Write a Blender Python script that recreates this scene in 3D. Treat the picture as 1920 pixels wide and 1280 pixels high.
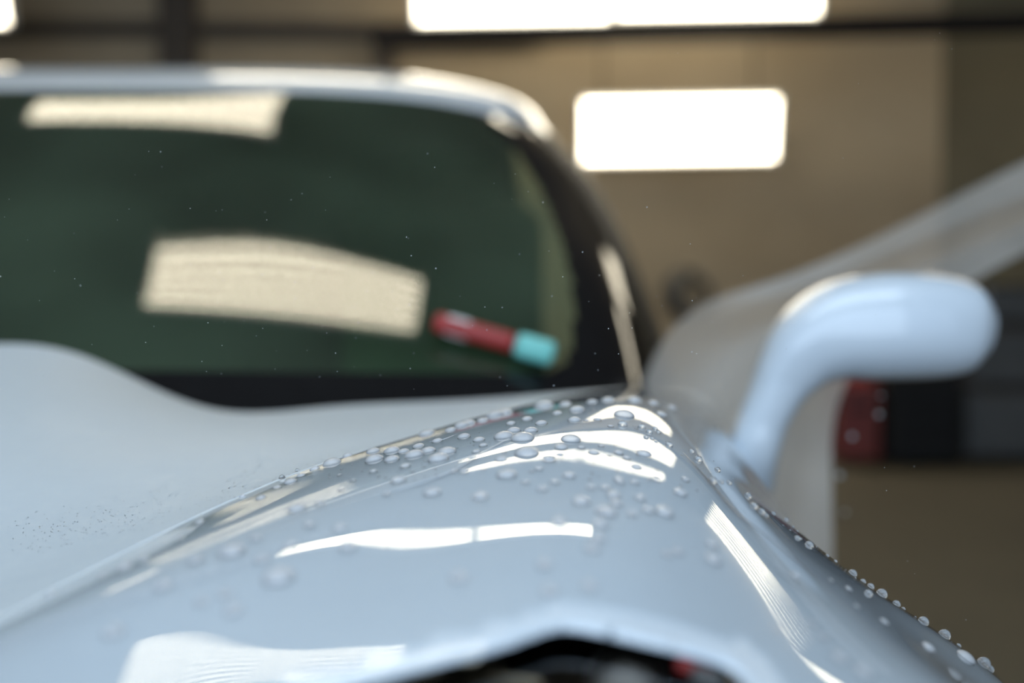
import bpy, bmesh, math, random
import numpy as np
from mathutils import Vector, Matrix
random.seed(7); rng = np.random.default_rng(7)
for o in list(bpy.data.objects): bpy.data.objects.remove(o)
S = bpy.context.scene; C = S.collection

# ------------------------------------------------------------------ camera
F = 2133.0; ZC = 1.0; PITCH = math.atan(100 / F)
cam = bpy.data.cameras.new('camera'); camo = bpy.data.objects.new('camera', cam); C.objects.link(camo)
camo.location = (0, 0, ZC); camo.rotation_euler = (math.pi / 2 - PITCH, 0, 0)
cam.lens = 36 * F / 1920; cam.sensor_width = 36
cam.dof.use_dof = True; cam.dof.focus_distance = 0.775; cam.dof.aperture_fstop = 2.0
cam.dof.aperture_blades = 0; cam.clip_start = 0.02; cam.clip_end = 200
S.camera = camo
# ------------------------------------------------------------------ world, daylight, exposure
w = bpy.data.worlds.new('world'); S.world = w; w.use_nodes = True
w.node_tree.nodes['Background'].inputs[0].default_value = (0.55, 0.72, 1.0, 1)
w.node_tree.nodes['Background'].inputs[1].default_value = 0.9
def area(name, loc, rot, sx, sy, col, power):
    l = bpy.data.lights.new(name, 'AREA'); l.shape = 'RECTANGLE'; l.size = sx; l.size_y = sy; l.color = col; l.energy = power
    o = bpy.data.objects.new(name, l); C.objects.link(o); o.location = loc; o.rotation_euler = rot
    return o
area('daylight_from_open_door', (0, -3.6, 1.9), (math.radians(90), 0, 0), 6.0, 3.4, (0.70, 0.85, 1.0), 150)
area('added_overhead_fill', (-.3, -.3, 3.65), (0, 0, 0), 4.2, 1.6, (0.72, 0.86, 1.0), 105)  # unseen cool fill added overhead to brighten the top of the fender
S.view_settings.view_transform = 'Standard'; S.view_settings.look = 'None'
S.view_settings.gamma = 1; S.view_settings.use_curve_mapping = False
S.view_settings.exposure = 0.0
S.cycles.use_denoising = True
S.cycles.max_bounces = 8; S.cycles.transparent_max_bounces = 12
S.cycles.caustics_reflective = False; S.cycles.caustics_refractive = False
TUBE = 12.0

# ------------------------------------------------------------------ helpers
def P(px, py, Y):
    """point seen at (px, py) at world distance Y"""
    dx = (px - 960) / F; dy = -(py - 640) / F
    c, s = math.cos(PITCH), math.sin(PITCH)
    wy = c + dy * s; wz = -s + dy * c
    k = Y / wy
    return Vector((dx * k, Y, ZC + wz * k))
def PX(v):
    d = v - Vector((0, 0, ZC)); c, s = math.cos(PITCH), math.sin(PITCH)
    f = d.y * c - d.z * s; u = d.y * s + d.z * c
    return 960 + F * d.x / f, 640 - F * u / f
def tag(o, label=None, cat=None, group=None, kind=None):
    if label: o['label'] = label
    if cat: o['category'] = cat
    if group: o['group'] = group
    if kind: o['kind'] = kind
    return o
def empty(name, loc=(0, 0, 0), label=None, cat=None, group=None):
    o = bpy.data.objects.new(name, None); C.objects.link(o); o.location = loc; o.empty_display_size = .05
    return tag(o, label, cat, group)
def link(name, me, mat, parent=None, smooth=False):
    if mat:
        for m in (mat if isinstance(mat, (list, tuple)) else [mat]): me.materials.append(m)
    if smooth:
        for p in me.polygons: p.use_smooth = True
    o = bpy.data.objects.new(name, me); C.objects.link(o)
    if parent:
        o.parent = parent
        o.matrix_parent_inverse = Matrix.Translation(-world_loc(parent))
    return o
def world_loc(o):
    v = Vector(o.location)
    return v
def frombm(name, bm, mat, parent=None, smooth=False):
    me = bpy.data.meshes.new(name); bm.normal_update(); bm.to_mesh(me); bm.free()
    return link(name, me, mat, parent, smooth)
def add_box(bm, c, s, rot=None, bevel=0.0, seg=2):
    r = bmesh.ops.create_cube(bm, size=1.0); vs = r['verts']
    bmesh.ops.scale(bm, vec=s, verts=vs)
    if bevel:
        es = list({e for v in vs for e in v.link_edges})
        rb = bmesh.ops.bevel(bm, geom=es, offset=bevel, segments=seg, affect='EDGES', profile=.5)
        vs = list({v for v in rb['verts']} | {v for v in vs if v.is_valid})
    if rot is not None: bmesh.ops.rotate(bm, cent=(0, 0, 0), matrix=rot, verts=vs)
    bmesh.ops.translate(bm, vec=c, verts=vs)
    return vs
def box(name, c, s, mat, parent=None, bevel=0.0, rot=None):
    bm = bmesh.new(); add_box(bm, c, s, rot, bevel); return frombm(name, bm, mat, parent)
def add_cyl(bm, a, b, r, seg=16, r2=None):
    a = Vector(a); b = Vector(b); d = b - a
    m = Matrix.Translation((a + b) / 2) @ d.to_track_quat('Z', 'Y').to_matrix().to_4x4()
    bmesh.ops.create_cone(bm, cap_ends=True, segments=seg, radius1=r, radius2=r if r2 is None else r2, depth=d.length, matrix=m)
def spline1(x, Yv, q):
    """natural cubic through rows of Yv"""
    n = len(x); h = np.diff(x); A = np.zeros((n, n)); B = np.zeros_like(Yv)
    A[0, 0] = A[-1, -1] = 1
    for i in range(1, n - 1):
        A[i, i - 1] = h[i - 1]; A[i, i] = 2 * (h[i - 1] + h[i]); A[i, i + 1] = h[i]
        B[i] = 3 * ((Yv[i + 1] - Yv[i]) / h[i] - (Yv[i] - Yv[i - 1]) / h[i - 1])
    c = np.linalg.solve(A, B)
    i = np.clip(np.searchsorted(x, q, side='right') - 1, 0, n - 2)
    t = (q - x[i])[:, None]; hh = h[i][:, None]
    a = Yv[i]; d = (c[i + 1] - c[i]) / (3 * hh); b = (Yv[i + 1] - Yv[i]) / hh - hh * (2 * c[i] + c[i + 1]) / 3
    return a + b * t + c[i] * t * t + d * t ** 3
class Surf:
    """smooth surface through rows of (px, py[, Y]) knots"""
    def __init__(s, rows):
        g = []
        for Y, pts in rows:
            g.append([list(P(p[0], p[1], p[2] if len(p) > 2 else Y)) for p in pts])
        s.g = np.array(g); s.nv, s.nu = s.g.shape[:2]
        # parameters follow the mean spacing of the knots, so the curvature stays even
        du = np.linalg.norm(np.diff(s.g, axis=1), axis=2).mean(0); dv = np.linalg.norm(np.diff(s.g, axis=0), axis=2).mean(1)
        s.xu = np.concatenate([[0], np.cumsum(du)]); s.xv = np.concatenate([[0], np.cumsum(dv)])
    def u(s, i): return float(np.interp(i, range(s.nu), s.xu))
    def v(s, i): return float(np.interp(i, range(s.nv), s.xv))
    def grid(s, us, vs):
        a = spline1(s.xv, s.g.reshape(s.nv, -1), np.asarray(vs, float)).reshape(len(vs), s.nu, 3)
        a = a.transpose(1, 0, 2).reshape(s.nu, -1)
        b = spline1(s.xu, a, np.asarray(us, float)).reshape(len(us), len(vs), 3)
        return b.transpose(1, 0, 2)     # [v][u]
    def pt(s, u, v): return Vector(s.grid([u], [v])[0, 0])
    def frame(s, u, v):
        e = .003; p = s.pt(u, v); a = s.pt(u + e, v) - s.pt(u - e, v); b = s.pt(u, v + e) - s.pt(u, v - e)
        n = a.cross(b).normalized()
        return p, n, a.normalized()
def grid_bm(G, flip=False, uvq=None):
    nv, nu = G.shape[:2]; bm = bmesh.new()
    V = [[bm.verts.new(G[j, i]) for i in range(nu)] for j in range(nv)]
    for j in range(nv - 1):
        for i in range(nu - 1):
            q = [V[j][i], V[j][i + 1], V[j + 1][i + 1], V[j + 1][i]]
            if flip: q.reverse()
            bm.faces.new(q)
    return bm, V
def lip(bm, edges, depth, R_=.0035):
    """turn an edge loop down by extruding it against the surface normal in rounded steps"""
    bm.normal_update()
    vs = {v for e in edges for v in e.verts}
    nrm = {v: v.normal.copy() for v in vs}
    out = {}
    for v in vs:      # direction away from the panel
        d = Vector()
        for f in v.link_faces: d += v.co - f.calc_center_median()
        n = nrm[v]; d -= n * d.dot(n); out[v] = d.normalized() if d.length else Vector()
    cur = edges; m = {v: (nrm[v], out[v]) for v in vs}
    R = min(depth, R_)
    prof = [(R * math.sin(a), R * (1 - math.cos(a))) for a in (math.pi / 8, math.pi / 4, 3 * math.pi / 8, math.pi / 2)] + [(R, depth)]
    last = (0, 0)
    for pr in prof:
        r = bmesh.ops.extrude_edge_only(bm, edges=cur)
        nvs = [g for g in r['geom'] if isinstance(g, bmesh.types.BMVert)]
        cur = [g for g in r['geom'] if isinstance(g, bmesh.types.BMEdge) and all(v in set(nvs) for v in g.verts)]
        nm = {}
        for nvv in nvs:
            for e in nvv.link_edges:
                ov = e.other_vert(nvv)
                if ov in m: nm[nvv] = m[ov]; break
        for nvv in nvs:
            n, o = nm[nvv]
            nvv.co += o * (pr[0] - last[0]) - n * (pr[1] - last[1])
        m = nm; last = pr
def inside(poly, x, y):
    c = False; n = len(poly)
    for i in range(n):
        x1, y1 = poly[i]; x2, y2 = poly[i - 1]
        if (y1 > y) != (y2 > y) and x < (x2 - x1) * (y - y1) / (y2 - y1) + x1: c = not c
    return c
def smooth_poly(pts, closed=True, n=8):
    out = []; N = len(pts)
    for i in range(N if closed else N - 1):
        g = lambda k: Vector(pts[k % N] if closed else pts[min(max(k, 0), N - 1)])
        p0, p1, p2, p3 = g(i - 1), g(i), g(i + 1), g(i + 2)
        for k in range(n):
            t = k / n
            out.append(tuple(.5 * ((2 * p1) + (p2 - p0) * t + (2 * p0 - 5 * p1 + 4 * p2 - p3) * t * t + (3 * p1 - p0 - 3 * p2 + p3) * t ** 3)))
    if not closed: out.append(tuple(pts[-1]))
    return out
def sweep(name, path, mat, parent=None, seg=28, power=2.3, closed_ends=True, sub=6):
    """path of (point, ra, rb): ra in the picture-like plane, rb in depth"""
    pts = smooth_poly([(p.x, p.y, p.z) for p, a, b in path], False, sub)
    ra = smooth_poly([(a, b, 0) for p, a, b in path], False, sub)
    bm = bmesh.new(); rings = []
    for i, q in enumerate(pts):
        q = Vector(q); a = Vector(pts[max(i - 1, 0)]); b = Vector(pts[min(i + 1, len(pts) - 1)])
        t = (b - a).normalized(); dep = Vector((0, 1, 0)); side = t.cross(dep).normalized(); dep = side.cross(t).normalized()
        r = []
        for k in range(seg):
            th = 2 * math.pi * k / seg; cs, sn = math.cos(th), math.sin(th)
            x = math.copysign(abs(cs) ** (2 / power), cs) * ra[i][0]; y = math.copysign(abs(sn) ** (2 / power), sn) * ra[i][1]
            r.append(bm.verts.new(q + side * x + dep * y))
        rings.append(r)
    for i in range(len(rings) - 1):
        for k in range(seg): bm.faces.new((rings[i][k], rings[i][(k + 1) % seg], rings[i + 1][(k + 1) % seg], rings[i + 1][k]))
    if closed_ends: bm.faces.new(rings[0][::-1]); bm.faces.new(rings[-1])
    bmesh.ops.recalc_face_normals(bm, faces=bm.faces)
    return frombm(name, bm, mat, parent, True)

# ------------------------------------------------------------------ materials
def mat(name, col, rough=.5, metal=0, coat=0, coat_r=.03, trans=0, ior=1.5, emis=None, es=0, spec=.5, noise=None, bump=0, bscale=40):
    m = bpy.data.materials.new(name); m.use_nodes = True; nt = m.node_tree; b = nt.nodes['Principled BSDF']
    b.inputs['Base Color'].default_value = (*col, 1); b.inputs['Roughness'].default_value = rough; b.inputs['Metallic'].default_value = metal
    b.inputs['Coat Weight'].default_value = coat; b.inputs['Coat Roughness'].default_value = coat_r
    b.inputs['Transmission Weight'].default_value = trans; b.inputs['IOR'].default_value = ior
    b.inputs['Specular IOR Level'].default_value = spec
    if emis: b.inputs['Emission Color'].default_value = (*emis, 1); b.inputs['Emission Strength'].default_value = es
    tc = nt.nodes.new('ShaderNodeTexCoord')
    if noise:
        sc, amt, col2 = noise
        n = nt.nodes.new('ShaderNodeTexNoise'); n.inputs['Scale'].default_value = sc; n.inputs['Detail'].default_value = 4
        nt.links.new(tc.outputs['Object'], n.inputs['Vector'])
        r = nt.nodes.new('ShaderNodeValToRGB'); r.color_ramp.elements[0].position = .5 - amt; r.color_ramp.elements[1].position = .5 + amt
        r.color_ramp.elements[0].color = (*col, 1); r.color_ramp.elements[1].color = (*col2, 1)
        nt.links.new(n.outputs['Fac'], r.inputs['Fac']); nt.links.new(r.outputs['Color'], b.inputs['Base Color'])
    if bump:
        n = nt.nodes.new('ShaderNodeTexNoise'); n.inputs['Scale'].default_value = bscale
        nt.links.new(tc.outputs['Object'], n.inputs['Vector'])
        k = nt.nodes.new('ShaderNodeBump'); k.inputs['Strength'].default_value = bump; k.inputs['Distance'].default_value = .002
        nt.links.new(n.outputs['Fac'], k.inputs['Height']); nt.links.new(k.outputs['Normal'], b.inputs['Normal'])
    return m
PAINT = mat('white_paint', (.56, .63, .695), .38, coat=1, coat_r=.012, noise=(60, .3, (.58, .65, .71)))
BLACK = mat('black_trim', (.012, .012, .014), .22, coat=.6, noise=(30, .3, (.016, .016, .018)))
FRIT = mat('black_glass_band', (.006, .006, .007), .06, noise=(30, .3, (.009, .009, .01)))
RUBBER = mat('pillar_rubber', (.010, .010, .010), .55, spec=.2, noise=(30, .3, (.014, .014, .014)))
PAINT_SHADED = mat('white_paint_shaded', (.46, .52, .565), .5, coat=.12, coat_r=.35, spec=.35, noise=(60, .3, (.48, .54, .58)))  # fender's paint in satin, with the hood's shade put into its colour
DARKM = mat('dark_plastic', (.006, .006, .006), .6, spec=.2, noise=(20, .3, (.016, .015, .015)))
CHROME = mat('chrome', (.7, .7, .72), .12, metal=1, noise=(20, .3, (.62, .62, .64)))
REDP = mat('red_plastic', (.35, .02, .015), .35, noise=(25, .3, (.28, .015, .012)))
TEAL = mat('teal_plastic', (.16, .55, .50), .4, noise=(40, .3, (.2, .6, .55)))
WHITEP = mat('white_label', (.75, .75, .72), .5, noise=(60, .3, (.65, .65, .64)))
SEATM = mat('seat_cloth_green_reflection', (.06, .15, .07), .8, noise=(8, .3, (.09, .20, .09)))  # green stands in for the green reflection on the windscreen
LENSREFLM = mat('painted_lens_reflection', (.85, .74, .55), .3, noise=(60, .3, (.70, .60, .42)))
DASH = mat('dashboard_skin', (.012, .013, .012), .7, noise=(20, .3, (.02, .022, .02)))
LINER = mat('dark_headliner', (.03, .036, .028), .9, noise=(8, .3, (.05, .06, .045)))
HOUSING = mat('lamp_housing', (.75, .74, .70), .45, noise=(10, .3, (.7, .69, .65)))
REFL = mat('lamp_reflector', (.8, .8, .78), .3, noise=(10, .3, (.75, .75, .73)))
STEEL = mat('dark_painted_steel', (.007, .005, .004), .7, spec=.2, noise=(5, .3, (.012, .009, .007)))
POSTM = mat('brown_painted_steel', (.05, .038, .028), .7, noise=(4, .3, (.075, .058, .042)))
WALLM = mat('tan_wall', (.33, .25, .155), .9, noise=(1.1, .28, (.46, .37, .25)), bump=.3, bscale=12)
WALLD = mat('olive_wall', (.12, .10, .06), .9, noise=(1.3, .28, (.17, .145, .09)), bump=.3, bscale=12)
CEILM = mat('ceiling_sheet', (.26, .24, .21), .9, noise=(1, .3, (.34, .31, .27)))
FLOORM = mat('stained_concrete', (.055, .046, .028), .7, noise=(1.5, .25, (.085, .072, .045)), bump=.3, bscale=20)
GREYP = mat('grey_plastic', (.06, .06, .058), .6, noise=(5, .3, (.085, .085, .082)))
BROWND = mat('dark_brown_cover', (.035, .028, .024), .8, noise=(5, .3, (.05, .04, .035)))
def glow(name, col, st):
    m = bpy.data.materials.new(name); m.use_nodes = True; nt = m.node_tree; nt.nodes.clear()
    e = nt.nodes.new('ShaderNodeEmission'); e.inputs[0].default_value = (*col, 1); e.inputs[1].default_value = st
    o = nt.nodes.new('ShaderNodeOutputMaterial'); nt.links.new(e.outputs[0], o.inputs[0]); return m
TUBEM = glow('lit_tube', (1.0, .90, .70), TUBE)
def thin(name, tint, gloss_r, extra=0.0, extra_col=(1, 1, 1), ior=1.5, noise=0, nscale=3):
    """thin clear sheet: see-through with a fresnel sheen and an optional milky share"""
    m = bpy.data.materials.new(name); m.use_nodes = True; nt = m.node_tree; nt.nodes.clear(); N = nt.nodes.new; L = nt.links.new
    out = N('ShaderNodeOutputMaterial'); tr = N('ShaderNodeBsdfTransparent'); tr.inputs[0].default_value = (*tint, 1)
    gl = N('ShaderNodeBsdfGlossy'); gl.inputs['Roughness'].default_value = gloss_r; gl.inputs[0].default_value = (1, 1, 1, 1)
    fr = N('ShaderNodeFresnel'); fr.inputs[0].default_value = ior
    base = tr
    if extra:
        df = N('ShaderNodeBsdfDiffuse'); df.inputs[0].default_value = (*extra_col, 1); tl = N('ShaderNodeBsdfTranslucent'); tl.inputs[0].default_value = (*extra_col, 1)
        a = N('ShaderNodeMixShader'); a.inputs[0].default_value = .5; L(df.outputs[0], a.inputs[1]); L(tl.outputs[0], a.inputs[2])
        b = N('ShaderNodeMixShader'); b.inputs[0].default_value = extra; L(tr.outputs[0], b.inputs[1]); L(a.outputs[0], b.inputs[2])
        if noise:
            tc = N('ShaderNodeTexCoord'); nz = N('ShaderNodeTexNoise'); nz.inputs['Scale'].default_value = nscale; L(tc.outputs['Object'], nz.inputs['Vector'])
            mr = N('ShaderNodeMapRange'); mr.inputs[1].default_value = .3; mr.inputs[2].default_value = .7
            mr.inputs[3].default_value = extra - noise; mr.inputs[4].default_value = extra + noise
            L(nz.outputs['Fac'], mr.inputs[0]); L(mr.outputs[0], b.inputs[0])
        base = b
    mx = N('ShaderNodeMixShader'); L(fr.outputs[0], mx.inputs[0]); L(base.outputs[0], mx.inputs[1]); L(gl.outputs[0], mx.inputs[2]); L(mx.outputs[0], out.inputs[0])
    return m
GLASS = thin('tinted_glass_painted_haze', (.50, .64, .52), .02, .125, (.37, .58, .37), 1.8, .06, 2.2)  # milky green share painted in to lift the pane like a reflection
LENS = thin('headlight_lens', (.8, .8, .8), .03)
FLAP = thin('milky_clear_film', (.97, .97, .96), .35, .58, (.80, .78, .74), 1.12, .10, 4)
FILM = thin('clear_wet_film', (.985, .99, .99), .02, .03, (.9, .93, .96), 1.25)
WATER = mat('water', (1, 1, 1), .0, trans=1, ior=1.33)
def clearbead():
    m = mat('clear_bead', (1, 1, 1), .0, trans=1, ior=1.4); nt = m.node_tree; N = nt.nodes.new; L = nt.links.new
    t = N('ShaderNodeBsdfTransparent'); d = N('ShaderNodeBsdfDiffuse'); d.inputs[0].default_value = (.93, .95, .98, 1)
    a = N('ShaderNodeMixShader'); a.inputs[0].default_value = .5; L(t.outputs[0], a.inputs[1]); L(d.outputs[0], a.inputs[2])
    b = N('ShaderNodeMixShader'); b.inputs[0].default_value = .2; L(nt.nodes['Principled BSDF'].outputs[0], b.inputs[1]); L(a.outputs[0], b.inputs[2])
    L(b.outputs[0], nt.nodes['Material Output'].inputs[0]); return m
CLEARB = clearbead()
BUBBLE = thin('milky_bubble', (.95, .96, .98), .05, .66, (.97, .98, 1.0), 1.33, .12, 160)

# ------------------------------------------------------------------ the garage
def wallbox(name, c, s, m, kind='structure'):
    o = box(name, c, s, m); o['kind'] = kind; return o
WY = 8.0
wallbox('floor', (0, 2.2, -.05), (14, 12.4, .1), FLOORM)
wallbox('ceiling', (0, 2.2, 3.75), (14, 12.4, .1), CEILM)
wallbox('wall_back', (-1.75, WY + .1, 1.85), (9.5, .2, 3.7), WALLM)
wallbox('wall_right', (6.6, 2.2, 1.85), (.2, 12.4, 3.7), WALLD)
wallbox('wall_left', (-6.6, 2.2, 1.85), (.2, 12.4, 3.7), WALLM)
# darker olive stretch, flush, at the right of the back wall
xr = P(1800, 300, WY).x
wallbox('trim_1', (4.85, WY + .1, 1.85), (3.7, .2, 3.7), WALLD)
def beam_px(name, a, b, Y, th, m, depth=.12):
    """bar between two seen points"""
    p, q = P(*a, Y), P(*b, Y); d = q - p; t = th / F * Y
    bm = bmesh.new(); add_box(bm, (0, 0, 0), (d.length, depth, t), None, .004)
    o = frombm(name, bm, m); o.location = (p + q) / 2; o.rotation_euler = d.to_track_quat('X', 'Z').to_euler(); return o
tag(beam_px('trim_2', (-200, 52), (1010, 56), WY - .07, 24, POSTM), kind='structure')
tag(beam_px('trim_3', (335, -60), (335, 640), WY - .16, 66, POSTM), kind='structure')
tag(beam_px('trim_4', (722, 62), (722, 640), WY - .16, 34, POSTM), kind='structure')
tag(beam_px('overhead_track', (700, 72), (2250, 34), 6.6, 38, STEEL, .1), 'dark steel track running below the twin lamp across the back wall', 'track')

def fixture(loc, length, width, n, rot, label, tubes_w=.026, group=None):
    """open lamp of parallel tubes; rot turns the downward face"""
    e = empty('tube_lamp', loc, label, 'lamp', group)
    e.rotation_euler = rot
    def local(name, bm, m):
        me = bpy.data.meshes.new(name); bm.normal_update(); bm.to_mesh(me); bm.free(); me.materials.append(m)
        o = bpy.data.objects.new(name, me); C.objects.link(o); o.parent = e; return o
    bm = bmesh.new(); add_box(bm, (0, 0, .035), (length + .04, width + .03, .05), None, .006); local('housing', bm, HOUSING)
    for k in range(n):
        y = (k - (n - 1) / 2) * width / n
        bm = bmesh.new(); add_cyl(bm, (-length / 2, y, 0), (length / 2, y, 0), tubes_w / 2, 8); local('tube', bm, TUBEM)
    for s in (-1, 1):
        bm = bmesh.new(); add_box(bm, (s * (length / 2 + .012), 0, -.002), (.024, width + .03, .04), None, .004); local('end_cap', bm, HOUSING)
    return e
R = math.radians
def lampsee(x0, x1, y0, y1, Y, n, label, roll=0, tilt=75):
    c = P((x0 + x1) / 2, (y0 + y1) / 2, Y); k = Y / F
    e = fixture(c, (x1 - x0) * k, (y1 - y0) * k, n, (R(-tilt), R(-roll), 0), label)
    from mathutils import Euler
    inv = (Matrix.Translation(c) @ Euler(e.rotation_euler).to_matrix().to_4x4()).inverted()
    for sx in (-1, 1):
        p = c + Vector((sx * (x1 - x0) * k * .4, .07, 0)); bm = bmesh.new(); add_cyl(bm, p, (p.x, p.y, 3.72), .006, 8)
        me = bpy.data.meshes.new('hanger'); bm.to_mesh(me); bm.free(); me.materials.append(STEEL)
        o = bpy.data.objects.new('hanger', me); C.objects.link(o); o.parent = e; o.matrix_parent_inverse = inv
    return e
lampsee(1096, 1452, 188, 300, WY - .35, 8, 'lit tube lamp hanging alone to the right of the windscreen', .9)
lampsee(784, 1138, -74, 36, 6.9, 8, 'left half of the lit twin tube lamp at the top', .9)
lampsee(1160, 1532, -84, 25, 6.9, 8, 'right half of the lit twin tube lamp at the top', .9)
lampsee(-150, 6, -70, 42, 6.9, 8, 'lit tube lamp cut off by the upper left corner', .9)
lampsee(1850, 2150, -270, -60, 7.5, 10, 'lit tube lamp beyond the right edge seen only as a reflection on the fender flank')
ZL = 3.42
for (x, y, L_, W_, n_, lb) in ((-.68, 2.49, 1.2, .27, 6, 'lit tube lamp over the cabin seen mirrored in the windscreen'),
                        (-1.32, 3.15, 1.1, .42, 8, 'lit tube lamp over the left side, mirrored as stripes in the near fender'),
                        (4.35, 6.4, 1.2, .42, 7, 'lit tube lamp high in the right corner, off the picture'),
                        (.05, 7.2, 1.2, .26, 7, 'left of the twin lamps near the back wall, above the picture'),
                        (1.31, 7.2, 1.2, .26, 7, 'right of the twin lamps near the back wall, above the picture'),
                        (-.96, 5.1, .98, .32, 7, 'left of the twin lamps mirrored in the middle of the fender'),
                        (.20, 5.1, 1.22, .32, 7, 'right of the twin lamps mirrored in the middle of the fender')):
    e = fixture((x, y, ZL), L_, W_, n_, (0, 0, R(-2.6) if y < 3 else 0), lb, .016 if y < 3 else .022)
    for sx in (-1, 1):
        bm = bmesh.new(); add_cyl(bm, (sx * L_ * .4, 0, .05), (sx * L_ * .4, 0, 3.7 - ZL), .006, 8)
        me = bpy.data.meshes.new('hanger'); bm.to_mesh(me); bm.free(); me.materials.append(STEEL)
        o = bpy.data.objects.new('hanger', me); C.objects.link(o); o.parent = e

# ------------------------------------------------------------------ the car
car = empty('car', (0.0, 1.5, 0), 'pale bluish white sports car with wet film over its front fender', 'car')
FR = [
 (.30, [(-1150,2100),(-450,2050),(250,2050),(1080,2120),(1400,2200),(1720,2350),(2080,2600),(2420,3000),(2700,3900)]),
 (.36, [(-720,1590),(-150,1540),(440,1560),(1105,1510),(1400,1610),(1680,1710),(1960,1850),(2240,2100),(2500,2700)]),
 (.43, [(-430,1385),(20,1335),(520,1285),(1125,1240),(1400,1320),(1650,1415),(1890,1530),(2120,1720),(2350,2200)]),
 (.51, [(-150,1235),(220,1150),(640,1096),(1150,1072),(1400,1150),(1600,1240),(1790,1330),(1990,1470),(2200,1850)]),
 (.62, [(160,1072),(450,1000),(800,956),(1180,924),(1375,998),(1545,1115),(1715,1220),(1900,1355),(2120,1700)]),
 (.76, [(530,897),(760,848),(1000,812),(1222,818),(1330,880),(1465,995),(1620,1105),(1800,1215),(2050,1520)]),
 (.88, [(725,832),(860,797),(1020,775),(1213,775),(1312,830),(1410,918),(1500,1005),(1600,1130),(1700,1450)]),
 (1.02, [(885,785),(980,763),(1090,750),(1220,750),(1308,790),(1385,858),(1440,925),(1500,1050),(1560,1350)]),
 (1.20, [(1030,750),(1090,742),(1150,737),(1230,737),(1308,765),(1368,825),(1410,900),(1450,1020),(1490,1300)]),
 (1.45, [(1180,728),(1205,727),(1235,727),(1270,728),(1320,745),(1362,800),(1395,870),(1425,980),(1450,1250)]),
]
fs = Surf(FR)
# fine crowning of the fender, in millimetres per knot
FD = np.array([[0.0, -3.3, -3.2, -1.5, -1.1, -1.1, -0.7, 0.0, 0.0],
 [0.0, -5.0, -3.1, -0.5, -2.5, -1.6, -0.7, 0.0, 0.0],
 [0.0, -1.8, -1.6, -3.6, -3.0, -1.2, -0.3, 0.0, 0.0],
 [0.0, 2.6, -0.6, -2.8, -3.2, -0.5, 0.9, 0.0, 0.0],
 [0.0, 5.9, 6.9, -3.3, 0.6, 5.1, 2.2, 0.0, 0.0],
 [0.0, 0.4, -0.1, -3.5, 4.1, 6.3, 2.8, 0.0, 0.0],
 [0.0, -0.1, 0.7, 1.0, 4.6, 4.4, 2.3, 0.0, 0.0],
 [0.0, -0.3, 0.3, 2.2, 3.7, 2.9, 1.4, 0.0, 0.0],
 [0.0, -0.1, 0.3, 1.4, 1.8, 1.4, 0.7, 0.0, 0.0],
 [0.0, 0.0, 0.0, 0.0, 0.0, 0.0, 0.0, 0.0, 0.0]])
fs.g[..., 2] += FD / 1000
NU, NV = 230, 190
US = np.linspace(0, fs.xu[-1], NU); VS = np.linspace(0, fs.xv[-1], NV)
FG = fs.grid(US, VS)
HOLE = smooth_poly([(640,1278),(800,1236),(930,1203),(1020,1173),(1065,1166),(1120,1174),(1230,1199),(1320,1222),(1370,1240),(1408,1278),(1430,1340),(1420,1420),(1300,1500),(900,1500),(560,1440),(500,1360),(560,1300)], True, 10)
def grid_px(G):
    d = G - np.array([0, 0, ZC]); c, s = math.cos(PITCH), math.sin(PITCH)
    f = d[..., 1] * c - d[..., 2] * s; u = d[..., 1] * s + d[..., 2] * c
    return 960 + F * d[..., 0] / f, 640 - F * u / f
def cut(bm, V, surf, us, vs, poly):
    """open a hole along a seen outline and lay the rim exactly on it"""
    G = surf.grid(us, vs); gx, gy = grid_px(G)
    ins = np.zeros(gx.shape, bool)
    xs = [p[0] for p in poly]; ys = [p[1] for p in poly]
    for j in range(gx.shape[0]):
        for i in range(gx.shape[1]):
            if min(xs) < gx[j, i] < max(xs) and min(ys) < gy[j, i] < max(ys): ins[j, i] = inside(poly, gx[j, i], gy[j, i])
    kill = [f for f in bm.faces if all(ins[idx[v]] for v in f.verts)] if False else []
    pos = {V[j][i]: (j, i) for j in range(len(V)) for i in range(len(V[0]))}
    kill = [f for f in bm.faces if sum(bool(ins[pos[v]]) for v in f.verts) >= 2]
    bmesh.ops.delete(bm, geom=kill, context='FACES')
    rim = {v for v in bm.verts if v in pos and v.link_faces and any(e.is_boundary for e in v.link_edges)
           and 0 < pos[v][0] < len(V) - 1 and 0 < pos[v][1] < len(V[0]) - 1}
    pp = np.array(poly)
    for v in rim:
        j, i = pos[v]; q = np.array([gx[j, i], gy[j, i]])
        a = pp; b = np.roll(pp, -1, 0); ab = b - a; t = np.clip(((q - a) * ab).sum(1) / (ab ** 2).sum(1), 0, 1)
        cpt = a + ab * t[:, None]; k = ((cpt - q) ** 2).sum(1).argmin(); tgt = cpt[k]
        u, w_ = us[i], vs[j]
        for _ in range(6):
            e = 1e-4
            x0, y0 = PX(surf.pt(u, w_)); x1, y1 = PX(surf.pt(u + e, w_)); x2, y2 = PX(surf.pt(u, w_ + e))
            J = np.array([[(x1 - x0) / e, (x2 - x0) / e], [(y1 - y0) / e, (y2 - y0) / e]])
            try: dlt = np.linalg.solve(J, np.array([tgt[0] - x0, tgt[1] - y0]))
            except Exception: break
            st = np.clip(dlt, -.01, .01); u += st[0]; w_ += st[1]
        v.co = surf.pt(u, w_)
    return [e for e in bm.edges if e.is_boundary and all(v in rim for v in e.verts)]
bm, V = grid_bm(FG)
rim = cut(bm, V, fs, US, VS, HOLE)
lip(bm, rim, .003, R_=.0022)
left = [bm.edges.get((V[j][0], V[j + 1][0])) for j in range(NV - 1)]
lip(bm, left, .012)
bmesh.ops.delete(bm, geom=[v for v in bm.verts if not v.link_faces], context='VERTS')
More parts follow.
